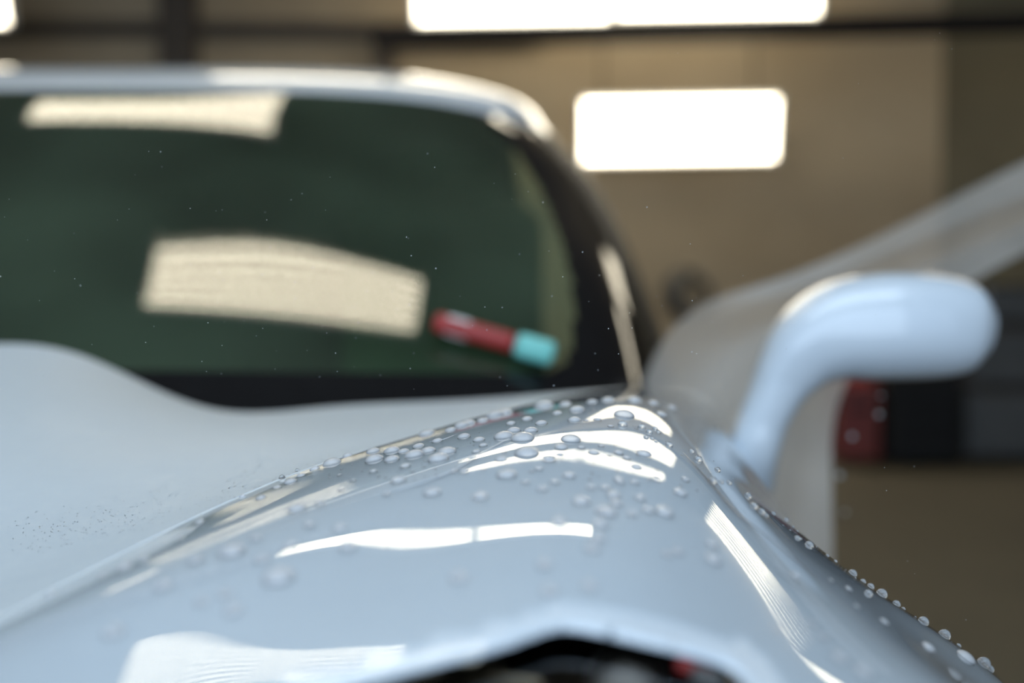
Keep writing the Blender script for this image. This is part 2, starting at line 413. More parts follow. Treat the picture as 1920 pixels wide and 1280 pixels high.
fender = frombm('front_fender', bm, PAINT, car, True)

HR = []
hl = {
 .30: [(-1400,2080),(-1650,2060),(-1900,2060),(-2150,2060),(-2450,2080),(-2800,2120)],
 .36: [(-920,1590),(-1120,1580),(-1320,1580),(-1520,1590),(-1750,1610),(-2000,1640)],
 .43: [(-560,1398),(-700,1410),(-840,1425),(-980,1440),(-1130,1460),(-1300,1480)],
 .51: [(-260,1255),(-380,1275),(-500,1290),(-620,1305),(-760,1320),(-900,1335)],
 .62: [(40,1100),(-80,1128),(-200,1145),(-320,1158),(-450,1168),(-600,1180)],
 .76: [(420,930),(285,960),(130,985),(-40,1005),(-240,1022),(-500,1040)],
 .88: [(620,857),(480,880),(310,895),(120,900),(-120,905),(-450,925)],
 1.02: [(770,802),(610,822),(430,832),(240,830),(0,812),(-400,822)],
 1.20: [(925,765),(750,785),(560,795),(340,785),(70,735),(-350,752)],
 1.45: [(1080,734),(900,748),(680,764),(430,768),(70,655),(-300,680)]}
hl[1.45] = [(1060,736),(860,750),(620,762),(400,766),(160,668),(-120,655)]
for Y, pts in FR:
    HR.append((Y, [pts[0]] + hl[Y]))
hs = Surf(HR)
hs.g[:, 0, 0] -= .0022          # shut line
HU = np.linspace(0, hs.xu[-1], 150); HV = np.linspace(0, hs.xv[-1], 150)
HG = hs.grid(HU, HV)
bm, V = grid_bm(HG, True)
e1 = [bm.edges.get((V[j][0], V[j + 1][0])) for j in range(149)]; lip(bm, e1, .012)
e2 = [bm.edges.get((V[-1][i], V[-1][i + 1])) for i in range(149)]; lip(bm, e2, .02)
frombm('hood', bm, PAINT_SHADED, car, True)
# seal under the shut line
g = []
for j in range(0, NV, 3): g.append(Vector(FG[j, 0]))
bm = bmesh.new(); rr = []
for p in g:
    rr.append([bm.verts.new(p + Vector((a, 0, b))) for a, b in ((-.018, -.013), (.018, -.013), (.018, -.02), (-.018, -.02))])
for a, b in zip(rr[:-1], rr[1:]):
    for k in range(4): bm.faces.new((a[k], b[k], b[(k + 1) % 4], a[(k + 1) % 4]))
bm.faces.new(rr[0][::-1]); bm.faces.new(rr[-1]); bmesh.ops.recalc_face_normals(bm, faces=bm.faces)
frombm('rubber_seal', bm, DARKM, car)

# body side running back under the windows
SR = [(1.46, FR[-1][1]),
 (1.8, [(1150,762),(1190,755),(1230,750),(1262,748),(1300,758),(1332,800),(1358,870),(1380,980),(1400,1230)]),
 (2.4, [(1120,742),(1160,736),(1205,732),(1240,730),(1268,738),(1295,775),(1318,850),(1335,950),(1350,1150)]),
 (3.4, [(1080,700),(1120,695),(1165,690),(1200,688),(1225,695),(1250,720),(1270,780),(1285,860),(1290,1000)])]
ss = Surf(SR); G = ss.grid(np.linspace(0, ss.xu[-1], 70), np.linspace(0, ss.xv[-1], 40))
bm, V = grid_bm(G); frombm('door_panel', bm, PAINT, car, True)

# greenhouse
GR = [
 (0, [(-900,836,1.56),(-300,833,1.53),(300,833,1.52),(760,838,1.54),(1080,830,1.62),(1205,803,1.74),(1258,770,1.95),(1262,762,2.5),(1235,735,3.3)]),
 (0, [(-900,640,1.72),(-300,640,1.69),(300,640,1.68),(760,645,1.71),(1085,650,1.79),(1190,655,1.90),(1240,660,2.08),(1245,668,2.55),(1220,655,3.3)]),
 (0, [(-900,470,1.91),(-300,465,1.88),(300,465,1.87),(750,472,1.90),(1050,485,1.97),(1135,492,2.06),(1184,500,2.22),(1192,512,2.6),(1175,515,3.3)]),
 (0, [(-880,310,2.12),(-300,302,2.09),(300,302,2.08),(700,312,2.11),(950,332,2.18),(1050,345,2.25),(1112,358,2.38),(1125,375,2.7),(1110,388,3.3)]),
 (0, [(-855,188,2.295),(-300,180,2.275),(300,180,2.265),(655,192,2.285),(873,216,2.335),(965,236,2.395),(1032,260,2.50),(1052,282,2.785),(1042,298,3.3)]),
 (0, [(-850,176,2.32),(-300,168,2.30),(300,169,2.29),(640,176,2.31),(860,200,2.36),(950,222,2.42),(1018,246,2.52),(1040,268,2.8),(1030,285,3.3)]),
 (0, [(-840,155,2.39),(-300,146,2.37),(300,146,2.36),(640,151,2.38),(850,172,2.42),(940,192,2.47),(1000,215,2.58),(1022,240,2.82),(1015,262,3.3)]),
 (0, [(-840,136,2.62),(-300,127,2.60),(300,125,2.59),(620,128,2.61),(820,146,2.65),(910,166,2.68),(975,190,2.75),(1005,222,2.92),(1000,250,3.35)]),
 (0, [(-840,150,3.3),(-300,140,3.3),(300,138,3.3),(600,142,3.3),(790,158,3.3),(880,175,3.3),(945,200,3.3),(975,225,3.35),(975,252,3.5)]),
]
gs = Surf(GR)
def patch(name, u0, u1, v0, v1, m, nu=60, nv=40, parent=car, off=0, smooth=True):
    G = gs.grid(np.linspace(gs.u(u0), gs.u(u1), nu), np.linspace(gs.v(v0), gs.v(v1), nv))
    bm, V = grid_bm(G)
    if off:
        bm.normal_update()
        for v in bm.verts: v.co = v.co - v.normal * off
    return frombm(name, bm, m, parent, smooth)
# windscreen: clear pane inside a rounded outline, black printed band round it
CLEAR = smooth_poly([(-900,165),(-300,150),(300,150),(700,170),(850,196),(930,245),(1000,330),(1048,440),(1074,545),(1072,640),(1050,688),(980,700),(700,697),(300,692),(-300,690),(-900,690)], True, 6)
nu, nv = 220, 130
us = np.linspace(0, gs.u(5.45), nu); vs = np.linspace(0, gs.v(5), nv); G = gs.grid(us, vs); gx, gy = grid_px(G)
bmC = bmesh.new(); bmB = bmesh.new(); VC = {}; VB = {}
for j in range(nv - 1):
    for i in range(nu - 1):
        cx, cy = gx[j:j + 2, i:i + 2].mean(), gy[j:j + 2, i:i + 2].mean()
        cl = inside(CLEAR, cx, cy) or (cy < 300 and cx < 760 and cy > 100 and cy < 690)
        b_, d_ = (bmC, VC) if cl else (bmB, VB)
        q = []
        for jj, ii in ((j, i), (j, i + 1), (j + 1, i + 1), (j + 1, i)):
            if (jj, ii) not in d_: d_[(jj, ii)] = b_.verts.new(G[jj, ii])
            q.append(d_[(jj, ii)])
        b_.faces.new(q)
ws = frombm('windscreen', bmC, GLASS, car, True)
frombm('black_border', bmB, FRIT, ws, True)
patch('roof', 0, 8, 5, 8, PAINT, 90, 40)
patch('pillar_trim', 5.45, 6.3, 0, 5, RUBBER, 20, 60)
patch('side_window', 6.3, 8, 0, 5, FRIT, 30, 60)
# things inside the cabin
p0 = P(300, 800, 1.75)
bm = bmesh.new(); add_box(bm, (-.62, 1.95, p0.z - .03), (1.4, .62, .10), None, .03); frombm('dashboard', bm, DASH, car, True)
bm = bmesh.new(); add_box(bm, (-1.0, 3.2, 1.0), (2.3, .05, 1.1), None, .01)
for v in bm.verts:
    if v.co.z > 1.3 and v.co.x > 0: v.co.x -= .17
frombm('rear_bulkhead', bm, LINER, car)
bm = bmesh.new(); add_box(bm, (-1.0, 2.6, .45), (2.3, 1.2, .05)); frombm('cabin_floor', bm, LINER, car)
for sx in (-.18, -.95):
    bm = bmesh.new()
    add_box(bm, (sx, 2.95, .86), (.52, .16, .72), Matrix.Rotation(R(-14), 3, 'X'), .06, 3)
    add_box(bm, (sx, 2.7, .58), (.54, .56, .16), None, .05, 3)
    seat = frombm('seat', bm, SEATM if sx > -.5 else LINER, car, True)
    bm = bmesh.new(); add_box(bm, (sx, 3.03, 1.27), (.27, .10, .17), Matrix.Rotation(R(-10), 3, 'X'), .04, 3)
    add_cyl(bm, (sx - .06, 3.03, 1.1), (sx - .06, 3.03, 1.25), .008); add_cyl(bm, (sx + .06, 3.03, 1.1), (sx + .06, 3.03, 1.25), .008)
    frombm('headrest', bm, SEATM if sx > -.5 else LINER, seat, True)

# side mirror
MY = 1.46; k = MY / F
sweep('mirror_stalk', [(P(1402, 900, MY + .02), 50 * k, .030), (P(1412, 850, MY), 47 * k, .030), (P(1430, 790, MY), 46 * k, .032), (P(1452, 742, MY), 50 * k, .035), (P(1462, 722, MY), 54 * k, .037)], PAINT, car)
mh = sweep('mirror_housing', [(P(1456, 735, MY), 50 * k, .034), (P(1475, 700, MY), 60 * k, .040), (P(1512, 655, MY), 76 * k, .050), (P(1570, 622, MY), 92 * k, .060), (P(1640, 612, MY + .005), 100 * k, .066), (P(1710, 611, MY + .01), 100 * k, .066), (P(1775, 613, MY + .015), 94 * k, .060), (P(1815, 617, MY + .02), 80 * k, .050), (P(1838, 620, MY + .022), 55 * k, .036), (P(1849, 622, MY + .024), 22 * k, .018)], PAINT, car, 36, 2.5)
bm = bmesh.new(); add_box(bm, P(1680, 614, MY + .072), (.18, .012, .105), None, .005); frombm('mirror_glass', bm, CHROME, mh)

# headlight under the opening
hl_e = None
gx, gy = grid_px(FG)
bm = bmesh.new(); VV = {}
for j in range(NV - 1):
    for i in range(NU - 1):
        cx, cy = gx[j, i], gy[j, i]
        if 380 < cx < 1560 and 1120 < cy < 1560:
            if inside([(p[0] + (p[0] - 980) * .06, p[1] + (p[1] - 1330) * .12) for p in HOLE], cx, cy):
                q = []
                for jj, ii in ((j, i), (j, i + 1), (j + 1, i + 1), (j + 1, i)):
                    if (jj, ii) not in VV: VV[(jj, ii)] = bm.verts.new(FG[jj, ii])
                    q.append(VV[(jj, ii)])
                bm.faces.new(q)
bm.normal_update()
for v in bm.verts: v.co -= v.normal * .010
lens = frombm('headlight_lens', bm, LENS, car, True)
hb = P(1000, 1300, .43)
bm = bmesh.new()
prof = [(x, y) for x, y in [(p[0], p[1]) for p in HOLE[::6]]]
top = [bm.verts.new(P(p[0] + (p[0] - 980) * .05, p[1] + (p[1] - 1330) * .08, .30 + .0) ) for p in []]
add_box(bm, (hb.x, hb.y + .01, hb.z - .13), (.30, .28, .01))
add_box(bm, (hb.x, hb.y + .145, hb.z - .062), (.20, .01, .15)); add_box(bm, (hb.x, hb.y - .13, hb.z - .085), (.30, .01, .10))
add_box(bm, (hb.x - .15, hb.y, hb.z - .085), (.01, .26, .10)); add_box(bm, (hb.x + .15, hb.y, hb.z - .085), (.01, .26, .10))
lampbox = frombm('headlight_housing', bm, DARKM, car)
def tube_ring(name, c, r, rr, m, parent, axis=(0, -1, .5), squash=1):
    bm = bmesh.new(); M = Vector(axis).to_track_quat('Z', 'Y').to_matrix()
    rings = []
    for i in range(28):
        a = 2 * math.pi * i / 28; q = []
        for kk in range(8):
            b = 2 * math.pi * kk / 8
            q.append(bm.verts.new(Vector(c) + M @ Vector(((r + rr * math.cos(b)) * math.cos(a), (r + rr * math.cos(b)) * math.sin(a) * squash, rr * math.sin(b)))))
        rings.append(q)
    for i in range(28):
        for kk in range(8): bm.faces.new((rings[i][kk], rings[(i + 1) % 28][kk], rings[(i + 1) % 28][(kk + 1) % 8], rings[i][(kk + 1) % 8]))
    return frombm(name, bm, m, parent, True)
pc = P(1175, 1285, .475)
tube_ring('projector_ring', pc, .016, .002, CHROME, lampbox)
bm = bmesh.new(); bmesh.ops.create_uvsphere(bm, u_segments=20, v_segments=12, radius=.014); bmesh.ops.translate(bm, vec=pc, verts=bm.verts); frombm('projector_lens', bm, HOUSING, lampbox, True)
bm = bmesh.new(); add_box(bm, P(1300, 1255, .468), (.016, .006, .008), Matrix.Rotation(R(20), 3, 'Y'), .002); frombm('red_reflector', bm, REDP, lampbox)
bm = bmesh.new(); add_box(bm, P(1325, 1272, .46), (.013, .006, .008), Matrix.Rotation(R(20), 3, 'Y'), .002); frombm('connector', bm, GREYP, lampbox)
for kx, ky, ln, an in ((745, 1262, .035, -14), (800, 1256, .045, -12), (815, 1272, .055, -10), (900, 1268, .05, 8), (900, 1280, .05, 4)):
    bm = bmesh.new(); add_box(bm, P(kx, ky, .456), (ln, .004, .0035), Matrix.Rotation(R(an), 3, 'Y'), .0012); frombm('reflection_bar', bm, LENSREFLM, lampbox)  # tan bars added in place of tube lamp stripes mirrored in the lens

# ------------------------------------------------------------------ clear film on the fender, its rear end pulled up behind the mirror
film = empty('protective_film', P(1200, 800, .8), 'clear film laid wet on the fender, its milky end pulled up behind the mirror', 'film')
def panel_film():
    us = np.linspace(fs.u(.25), fs.u(7.4), 150); vs = np.linspace(fs.v(1.2), fs.v(8.6), 120)
    G = fs.grid(us, vs); gx, gy = grid_px(G); 
    bm, V = grid_bm(G)
    poly = [(p[0] + (p[0] - 980) * .10, p[1] + (p[1] - 1330) * .18) for p in HOLE]
    bm.normal_update()
    kill = []
    for j in range(119):
        for i in range(149):
            if gy[j, i] > 1100 and inside(poly, gx[j, i], gy[j, i]):
                f = [f for f in V[j][i].link_faces if V[j + 1][i + 1] in f.verts]
                kill += f
    for v in bm.verts: v.co += v.normal * .0009
    bmesh.ops.delete(bm, geom=list(set(kill)), context='FACES')
    bmesh.ops.delete(bm, geom=[v for v in bm.verts if not v.link_faces], context='VERTS')
    return frombm('film_sheet', bm, FILM, film, True)
panel_film()
UP = [(2150,195,2.35),(2030,252,2.28),(1920,305,2.22),(1780,375,2.12),(1600,465,2.02),(1420,535,1.92),(1320,570,1.88),(1250,630,1.86),(1205,720,1.84)]
LO = [(2150,370,2.30),(2030,425,2.24),(1920,475,2.18),(1790,545,2.08),(1690,600,1.98),(1610,680,1.90),(1566,780,1.84),(1560,920,1.78),(1562,1100,1.72)]
rows = []
for t in np.linspace(0, 1, 7):
    rows.append((0, [(a[0] + (b[0] - a[0]) * t, a[1] + (b[1] - a[1]) * t, a[2] + (b[2] - a[2]) * t + .035 * math.sin(t * 9 + n * .8)) for n, (a, b) in enumerate(zip(UP, LO))]))
fl = Surf(rows); G = fl.grid(np.linspace(0, fl.xu[-1], 120), np.linspace(0, fl.xv[-1], 40))
bm, V = grid_bm(G); frombm('raised_flap', bm, FLAP, film, True)

# ------------------------------------------------------------------ marker lying against the windscreen
a, b = P(815, 628, 1.60), P(1035, 688, 1.60)
def on_glass(px, py, off):
    best = None
    us = np.linspace(0, gs.u(5), 60); vs = np.linspace(0, gs.v(3), 60)
    global _gg
    try: _gg
    except NameError:
        G = gs.grid(us, vs); _gg = (G, *grid_px(G))
    G, gx, gy = _gg
    k = ((gx - px) ** 2 + (gy - py) ** 2).argmin(); j, i = np.unravel_index(k, gx.shape)
    Yk = G[j, i, 1]
    p = P(px, py, Yk); n = Vector((0, -.64, .77)); return p + n * off
a = on_glass(815, 628, .028); b = on_glass(1038, 690, .028)
mk = empty('utility_knife', a, 'red and teal hand tool lying low on the windscreen', 'tool')
d = b - a; q = d.to_track_quat('X', 'Z').to_matrix()
def seg(name, t0, t1, h, dpt, m, parent=mk, bev=.006):
    bm = bmesh.new(); add_box(bm, a + d * ((t0 + t1) / 2), (d.length * (t1 - t0), h, dpt), q, bev, 3); return frombm(name, bm, m, parent, True)
hd = seg('handle', 0, .68, .030, .030, REDP, bev=.009)
seg('label_patch', .10, .30, .0245, .0315, WHITEP, hd, .004)
seg('end_piece', .68, 1.0, .037, .037, TEAL, bev=.009)

# ------------------------------------------------------------------ things at the back of the garage
def bgbox(name, x0, y0, x1, y1, Y, depth, m, label, cat, extra=None):
    p, q_ = P(x0, y0, Y), P(x1, y1, Y); wdt = q_.x - p.x; h = p.z - q_.z
    e = empty(name, ((p.x + q_.x) / 2, Y + depth / 2, q_.z), label, cat)
    c = Vector(((p.x + q_.x) / 2, Y + depth / 2, q_.z + h / 2))
    bd = box('body', c, (wdt, depth, h), m, e, min(wdt, h) * .06)
    if extra: extra(e, bd, c, wdt, h, depth)
    return e
def cart(e, bd, c, wd, h, dp):
    for kk in range(3):
        dr = box('drawer', c + Vector((0, -dp / 2 - .008, h * (.28 - .28 * kk))), (wd * .88, .02, h * .24), DARKM, e, .006)
        box('handle', c + Vector((0, -dp / 2 - .025, h * (.34 - .28 * kk))), (wd * .6, .015, .015), STEEL, dr, .004)
Yf = 6.3
bgbox('tool_cart', 1668, 690, 1802, 868, Yf, .4, DARKM, 'black drawer cart standing on the floor below the mirror', 'cart', cart)
def bottle(e, bd, c, wd, h, dp):
    box('lid', c + Vector((0, 0, h / 2 + .02)), (wd * .8, dp * .8, .04), REDP, e, .01)
    box('handle', c + Vector((0, -dp / 2 - .01, h * .2)), (wd * .5, .02, .03), DARKM, e, .006)
bgbox('jerry_can', 1570, 722, 1650, 862, 6.35, .25, mat('red_paint', (.17, .018, .010), .5, noise=(4, .3, (.11, .02, .014))), 'red upright canister beside the black drawer cart', 'canister', bottle)
def panel_extra(e, bd, c, wd, h, dp):
    box('front_panel', c + Vector((0, -dp / 2 - .005, 0)), (wd * .86, .012, h * .8), GREYP, e, .01)
bgbox('storage_crate', 1815, 735, 2000, 858, 6.4, .4, GREYP, 'grey storage crate at the right edge behind the mirror', 'crate', panel_extra)
bgbox('covered_rack', 1806, 610, 2020, 729, 6.45, .3, BROWND, 'dark brown covered rack standing over the grey crate', 'rack', panel_extra)
bgbox('loudspeaker', 1848, 535, 1960, 608, 6.5, .25, BLACK, 'black box on top of the dark brown rack', 'box', panel_extra)
# hose coil on the back wall
hc = P(1288, 552, 7.84)
coil = empty('hose_coil', hc, 'dark coiled hose hanging beside the windscreen pillar', 'hose')
for kk in range(4):
    tube_ring('hose_loop', hc + Vector((0.01 * kk, -.03 * kk, 0)), .15 - .013 * kk, .024, GREYP, coil, (0, -1, 0))
box('wall_hook', hc + Vector((0, 0, .14)), (.04, .36, .04), STEEL, coil, .006)

# ------------------------------------------------------------------ beads of water
GX, GY = grid_px(FG); NRM = np.cross(np.gradient(FG, axis=1), np.gradient(FG, axis=0)); NRM /= np.linalg.norm(NRM, axis=2)[..., None]
HX, HY = grid_px(HG); NH = -np.cross(np.gradient(HG, axis=1), np.gradient(HG, axis=0)); NH /= np.linalg.norm(NH, axis=2)[..., None]
vd = FG - np.array([0, 0, ZC]); vd /= np.linalg.norm(vd, axis=2)[..., None]; FACE = -(vd * NRM).sum(2)
def locate(px, py, X_, Y_, G, N, face=None, tol=30):
    d2 = (X_ - px) ** 2 + (Y_ - py) ** 2
    if face is not None: d2 = d2 + np.where(face < -.02, 1e6, 0)
    d2 = d2 + (G[..., 1] * 6) ** 2
    j, i = np.unravel_index(d2.argmin(), d2.shape)
    if (X_[j, i] - px) ** 2 + (Y_[j, i] - py) ** 2 > tol * tol: return None
    # slide along the surface to the wanted spot
    p, n = Vector(G[j, i]), Vector(N[j, i])
    r = P(px, py, 1.0) - Vector((0, 0, ZC)); o = Vector((0, 0, ZC)); dn = r.dot(n)
    if abs(dn) > .03:
        t = (p - o).dot(n) / dn; c_ = o + r * t
        if (c_ - p).length < .01: p = c_
    return p, n
def dome(name, hgt, nu=18, nv=7):
    bm = bmesh.new(); rings = []
    for j in range(nv):
        a = j / nv * math.pi / 2 - (.35 if j == 0 else 0) * 0
        rr, z = math.cos(a), math.sin(a) * hgt
        rings.append([bm.verts.new((rr * math.cos(2 * math.pi * i / nu), rr * math.sin(2 * math.pi * i / nu), z)) for i in range(nu)])
    t = bm.verts.new((0, 0, hgt)); b = [bm.verts.new((.8 * math.cos(2 * math.pi * i / nu), .8 * math.sin(2 * math.pi * i / nu), -.12)) for i in range(nu)]
    for j in range(nv - 1):
        for i in range(nu): bm.faces.new((rings[j][i], rings[j][(i + 1) % nu], rings[j + 1][(i + 1) % nu], rings[j + 1][i]))
    for i in range(nu):
        bm.faces.new((rings[-1][i], rings[-1][(i + 1) % nu], t)); bm.faces.new((b[i], b[(i + 1) % nu], rings[0][(i + 1) % nu], rings[0][i]))
    bm.faces.new(b[::-1])
    me = bpy.data.meshes.new(name); bm.normal_update(); bm.to_mesh(me); bm.free()
    for p in me.polygons: p.use_smooth = True
    return me
m_flat = dome('flat_bead', .6); m_flat.materials.append(BUBBLE)
m_ball = dome('round_bead', 1.15); m_ball.materials.append(CLEARB)
def bead(me, px, py, r_px, label, group, surf='f', stretch=1.0, cat='droplet', name='water_bead'):
    h = locate(px, py, GX, GY, FG, NRM, FACE) if surf == 'f' else locate(px, py, HX, HY, HG, NH)
    if h is None: return
    p, n = h; o = bpy.data.objects.new(name, me); C.objects.link(o)
    r = r_px * p.y / F
    o.location = p + n * r * .03; o.rotation_mode = 'QUATERNION'; o.rotation_quaternion = n.to_track_quat('Z', 'Y')
    o.scale = (r * stretch, r, r); tag(o, label, cat, group); return o
# named beads, radii in seen pixels
FLAT = """980 824 21;988 852 22;945 820 18;963 809 13;995 809 13;1070 826 18;1052 840 12;1077 789 12;1015 795 11;988 787 10;958 795 9;1045 776 9
1082 770 14;1022 762 18;928 781 17;946 777 16;866 800 14;878 796 14;800 815 15;822 862 19;838 849 17;777 855 18;803 847 14;735 847 15;702 863 17;735 863 14;700 848 13
757 848 11;623 870 17;652 855 9;870 820 12;898 826 11;906 836 8;893 848 8;885 860 9;747 902 14;940 863 12;1050 855 9;1030 863 12;1113 850 11;1143 855 6;1127 837 6
950 892 18;1067 893 12;1193 878 12;1170 780 19;1120 788 8;1207 853 14;1090 840 7;900 933 13;1090 942 14;1017 918 10;1048 982 14;1140 963 14;1215 958 10;663 902 6
1245 962 15;1275 925 13;1335 1022 10;1338 1051 13;1270 1035 9;1525 1170 9;1545 1195 10;1575 1235 16;1620 1262 18;1457 1180 11;1657 1167 11;1740 1215 15;1810 1234 20
1605 1138 8;1590 1105 9;1557 1089 7;1492 1082 12;235 1066 13;272 1052 9;192 1081 9;367 1052 12;435 1037 20;492 1050 12;522 1085 24;305 1100 14;212 1187 16;545 1025 12
557 956 15;375 980 8;95 1115 9;437 1145 14;422 1115 11;377 1130 10;637 992 11;652 1027 14;810 925 16;725 927 8;545 905 12;1108 915 9;1160 900 10;1150 930 11;1163 905 9
1125 985 13;1120 1010 12;1110 1030 12;1020 1060 12;860 1085 14;1030 1110 13;1105 1100 12;1135 915 10;1155 945 10;1130 960 12;1060 760 12;1110 755 10;1140 752 12;1190 752 13;1225 757 10
1260 765 9;1240 778 10;1100 790 6;1145 800 6;1160 850 9;1175 860 8;1190 905 9;1230 900 8;1200 935 9;1185 965 8;1285 900 8;1250 1040 8;1010 880 8;1040 905 9;985 905 8;870 885 9
760 875 10;785 838 11;820 828 10;845 808 11;905 790 11;850 885 7;700 885 8;590 880 9;565 893 8;520 915 8;490 935 9;450 925 6;640 920 7;600 945 8;580 985 9;480 1010 9;340 1010 7""".replace('\n', ';')
BALL = """1254 837 8;1296 848 6;1308 864 9;1344 883 7;1336 904 9;1351 905 6;1366 907 6.5;1336 866 3;1401 932 8.5;1412 951 9;1427 961 8;1435 968 6;1449 964 5.5;1473 976 6;1486 989 3.5;1494 997 3.5
1480 995 3;1467 986 3;1494 1011 7;1516 1024 9.5;1500 1011 4;1551 1041 4.5;1567 1054 4.5;1585 1070 2.5;1596 1076 9.5;1617 1088 6.5;1631 1098 8;1652 1115 11.5;1627 1115 9;1679 1132 8.5
1694 1137 5;1737 1161 11;1777 1183 12.5;1806 1194 5.5;1852 1219 6;1859 1229 14;1876 1236 9;1530 1025 3;1603 1085 3;1203 803 8;1217 812 7;1228 806 6;1211 822 6;1222 824 5;1234 812 5;1229 830 4;1167 799 10""".replace('\n', ';')
def zone(x, y):
    if x > 1330 and y > 1060: return 'flat blurred bubble on the near right flank', 'bubbles on the right flank'
    if y > 965 and x > 960: return 'blurred bubble on the near fender above the headlight', 'bubbles above the headlight'
    if y > 895 + max(0, (800 - x)) * .1 and x < 960: return 'blurred bubble on the left slope %s the long lamp reflection' % ('below' if y > 1020 else 'above'), 'bubbles on the near left slope'
    if x < 860: return 'milky bubble in the %s row along the shut line' % ('upper' if y < 833 else 'lower'), 'bubbles along the shut line'
    if y < 800: return 'milky bubble at the far crest below the windscreen', 'bubbles on the far crest'
    if x > 1180: return 'pale bubble on the shoulder below the mirror foot', 'bubbles on the right shoulder'
    return 'flat milky crest bubble %s the middle lamp reflection' % ('above' if y < 812 else 'around' if y < 858 else 'below'), 'bubbles on the middle crest'
UNIQUE = {(980, 824): 'wide flat white bubble at the tip of the curved film edge', (988, 852): 'widest pale bubble just above the thin bright lamp reflection on the fender',
          (1070, 826): 'wide pale bubble touching the upper thin lamp reflection from below', (1022, 762): 'broad milky bubble nearest the black foot of the windscreen',
          (822, 862): 'long white double bubble at the right end of the crowded row', (522, 1085): 'largest blurred white bubble on the lower left slope',
          (435, 1037): 'large blurred oval bubble left of the bent lamp reflection', (1170, 780): 'oval grey bubble left of the short far lamp reflection',
          (1810, 1234): 'long pale blurred bubble near the lower right corner of the fender', (747, 902): 'soft round white bubble just above the start of the curved bright film line'}
used = []
def parse(t): return [tuple(float(v) for v in q.split()) for q in t.split(';')]
NTH = 'first second third fourth fifth sixth seventh eighth ninth tenth eleventh twelfth thirteenth fourteenth fifteenth sixteenth seventeenth eighteenth nineteenth twentieth'.split()
def order(objs):
    rows_ = {}
    for o, x in objs: rows_.setdefault(o['label'], []).append((x, o))
    for lb, q in rows_.items():
        q.sort(key=lambda t: t[0])
        if len(q) < 2: continue
        for n_, (x, o) in enumerate(q):
            m_ = len(q) - 1 - n_
            if n_ <= m_: w_ = NTH[n_] + ' from the left: '
            else: w_ = NTH[m_] + ' from the right: '
            o['label'] = w_ + lb
placed = []
for x, y, r in parse(FLAT):
    if (int(x), int(y)) in UNIQUE: lb, gp = UNIQUE[(int(x), int(y))], None
    else: lb, gp = zone(x, y)
    o = bead(m_flat, x, y, r * (1.1 if y < 930 else 1.0 if x > 1450 else 1.3), lb, gp)
    if o:
        used.append((x, y, r))
        if gp: placed.append((o, x))
order(placed); placed = []
UB = {(1859, 1229): 'largest clear bead at the lower right end of the fender outline', (1652, 1115): 'clear round bead on the fender outline, biggest of the close row of four',
      (1516, 1024): 'round clear bead on the dark part of the fender outline', (1254, 837): 'single clear bead just right of the bead cluster on the fender crest',
      (1777, 1183): 'clear double bead on the fender outline second from its lower end'}
for x, y, r in parse(BALL):
    lb, gp = UB.get((int(x), int(y))), None
    if lb is None:
        lb, gp = ('clear bead in the tight cluster on the crest', 'bead cluster on the crest') if x < 1240 else \
                 ('round clear bead strung along the fender outline', 'beads along the right outline') if x > 1440 else \
                 ('round clear bead on the fender shoulder below the mirror foot', 'beads on the right shoulder')
    o = bead(m_ball, x, y, r, lb, gp)
    if o:
        used.append((x, y, r))
        if gp: placed.append((o, x))
order(placed)
bead(m_ball, 529, 897, 6.5, 'dark ringed clear bead sitting at the end of the bright shut line', None, 'f')
bead(m_ball, 558, 884, 5.5, 'small dark clear bead just right of the ringed one on the shut line', None, 'f')
# scattered small ones
placed = []
def scatter(n, box_, rmin, rmax, me, crit=None):
    c = 0; t = 0
    while c < n and t < n * 30:
        t += 1; x = random.uniform(box_[0], box_[2]); y = random.uniform(box_[1], box_[3]); r = rmin + (rmax - rmin) * random.random() ** 2
        if crit and not crit(x, y): continue
        if any((x - a) ** 2 + (y - b) ** 2 < ((r + q) * .8) ** 2 for a, b, q in used): continue
        if inside(HOLE, x, y + 25): continue
        lb, gp = zone(x, y)
        o = bead(me, x, y, r, 'small ' + lb, 'small ' + gp)
        if o: used.append((x, y, r)); c += 1; placed.append((o, x))
outline = lambda x: np.interp(x, [1240, 1440, 1520, 1650, 1780, 1880], [760, 910, 1008, 1108, 1180, 1235])
scatter(36, (860, 760, 1240, 900), 2, 6, m_flat)
scatter(24, (600, 830, 860, 900), 2, 6, m_flat, lambda x, y: y > 905 - (x - 520) * .28)
scatter(28, (1240, 800, 1500, 1010), 1.5, 4, m_flat, lambda x, y: y > outline(x) + 3)
for i in range(46):
    x = random.uniform(1420, 1600) if i % 2 else random.uniform(1440, 1890); y = outline(x) + random.uniform(0, 8 if i % 2 else 5)
    r = random.choice([1.5, 1.8, 2.2, 3.0])
    if any((x - a) ** 2 + (y - b) ** 2 < (r + q) ** 2 * .8 for a, b, q in used): continue
    o = bead(m_ball, x, y, r, 'tiny clear bead between the larger ones along the fender outline', 'tiny beads along the right outline')
    if o: used.append((x, y, r)); placed.append((o, x))
order(placed)

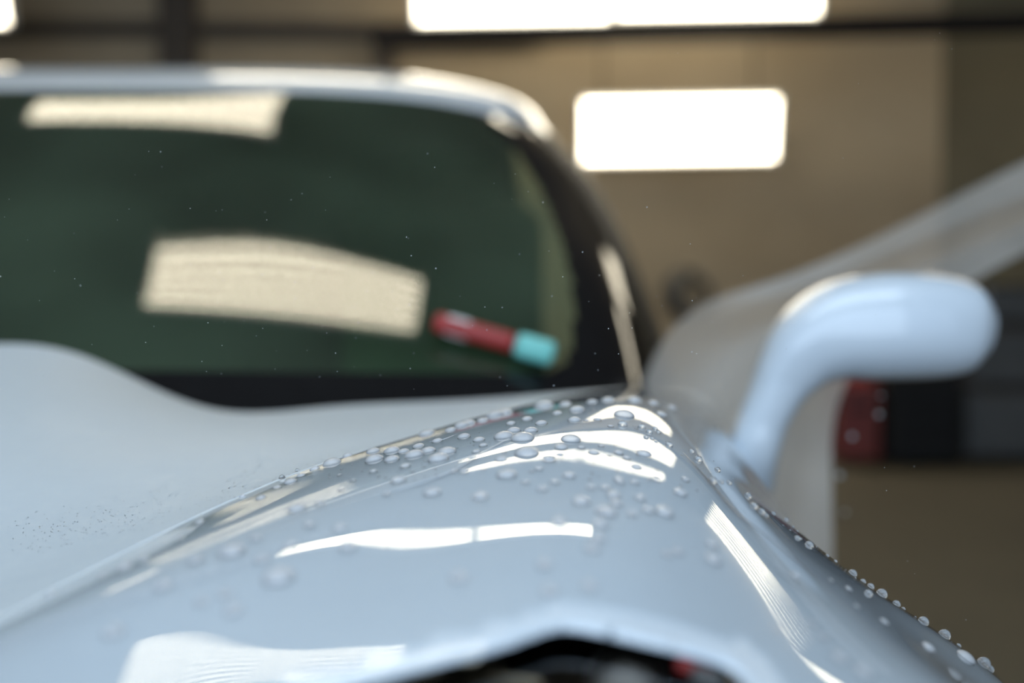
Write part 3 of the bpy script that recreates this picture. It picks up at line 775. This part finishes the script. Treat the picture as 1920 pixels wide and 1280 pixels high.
# visible edges and creases of the film
def crease(pts, rad, m):
    bm = bmesh.new(); q = []
    for x, y in smooth_poly(pts, False, 6):
        h = locate(x, y, GX, GY, FG, NRM, FACE)
        if h: q.append(h[0] + h[1] * .0009)
    rr = []
    for i, p in enumerate(q):
        t = (q[min(i + 1, len(q) - 1)] - q[max(i - 1, 0)]).normalized(); a_ = t.cross(Vector((0, 0, 1))).normalized(); b_ = a_.cross(t)
        f = min(1, i / 6, (len(q) - 1 - i) / 6) * .85 + .15
        rr.append([bm.verts.new(p + (a_ * math.cos(k * math.pi / 3) * 1.6 + b_ * math.sin(k * math.pi / 3) * .8) * rad * f) for k in range(6)])
    for a_, b_ in zip(rr[:-1], rr[1:]):
        for k in range(6): bm.faces.new((a_[k], a_[(k + 1) % 6], b_[(k + 1) % 6], b_[k]))
    bmesh.ops.recalc_face_normals(bm, faces=bm.faces)
    return frombm('film_edge', bm, m, film, True)
EDGE = mat('film_edge_line', (.62, .68, .74), .15, coat=1, noise=(60, .3, (.6, .66, .72)))
EDGED = mat('film_edge_dark', (.12, .12, .13), .25, coat=1, noise=(60, .3, (.14, .14, .15)))  # dark line colour for some film edges
crease([(-60, 1228), (120, 1163), (300, 1106), (450, 1058), (600, 1010), (760, 968)], .00028, EDGE)
crease([(700, 930), (780, 910), (850, 884), (900, 853), (958, 822)], .00045, EDGE)
crease([(805, 830), (830, 826), (858, 815)], .0003, EDGE)
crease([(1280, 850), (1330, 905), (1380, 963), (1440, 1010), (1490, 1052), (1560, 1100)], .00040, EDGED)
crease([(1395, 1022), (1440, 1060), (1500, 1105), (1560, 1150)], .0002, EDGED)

# uncountable specks: fine spray lying on the hood, and drops flying in front of the windscreen
def specks(name, pts, m, label, cat):
    bm = bmesh.new()
    for p, r in pts:
        bmesh.ops.create_icosphere(bm, subdivisions=1, radius=r, matrix=Matrix.Translation(p) @ Matrix.Diagonal((1, 1, random.choice((1, 1, .7)), 1)))
    o = frombm(name, bm, m, None, True); return tag(o, label, cat, None, 'stuff')
pts = []
while len(pts) < 520:
    t = random.random(); x = 30 + 800 * t + random.gauss(0, 25); y = 1040 - 225 * t - random.random() ** 1.5 * 70 + 15 * math.sin(t * 3)
    h = locate(x, y, HX, HY, HG, NH, None, 8)
    if h and PX(h[0])[1] > 0: pts.append((h[0], random.choice((.0003, .0004, .0005, .0008 if t > .5 else .0005))))
specks('fine_spray_on_hood', pts, WATER, 'fine specks of spray lying on the hood beside the shut line', 'spray')
pts = []
for i in range(170):
    x = random.gauss(650, 380); y = random.gauss(610, 150)
    if 0 < x < 1900 and 60 < y < 730: 
        Y = random.choice((.74, .76, .78, .80, .84)); pts.append((P(x, y, Y), random.choice((.00022, .0003, .0004))))
for i in range(26): pts.append((P(random.uniform(1150, 1900), random.uniform(60, 1180) if i % 2 else random.uniform(850, 1150), random.uniform(.72, .82)) , .00025))
pts = [q for q in pts if not (PX(q[0])[0] > 1240 and PX(q[0])[1] > outline(min(PX(q[0])[0], 1880)) - 20)]
for x, y, r_ in ((1680, 692, .0042), (1648, 777, .004), (1598, 818, .0042), (1574, 891, .0048), (1652, 742, .003), (1585, 960, .003)):
    pts.append((P(x, y, 1.62), r_))
specks('flying_spray', pts, mat('lit_water_drop', (.8, .85, .88), .2, trans=.3, ior=1.33), 'specks of spray flying in the air in front of the windscreen', 'spray')
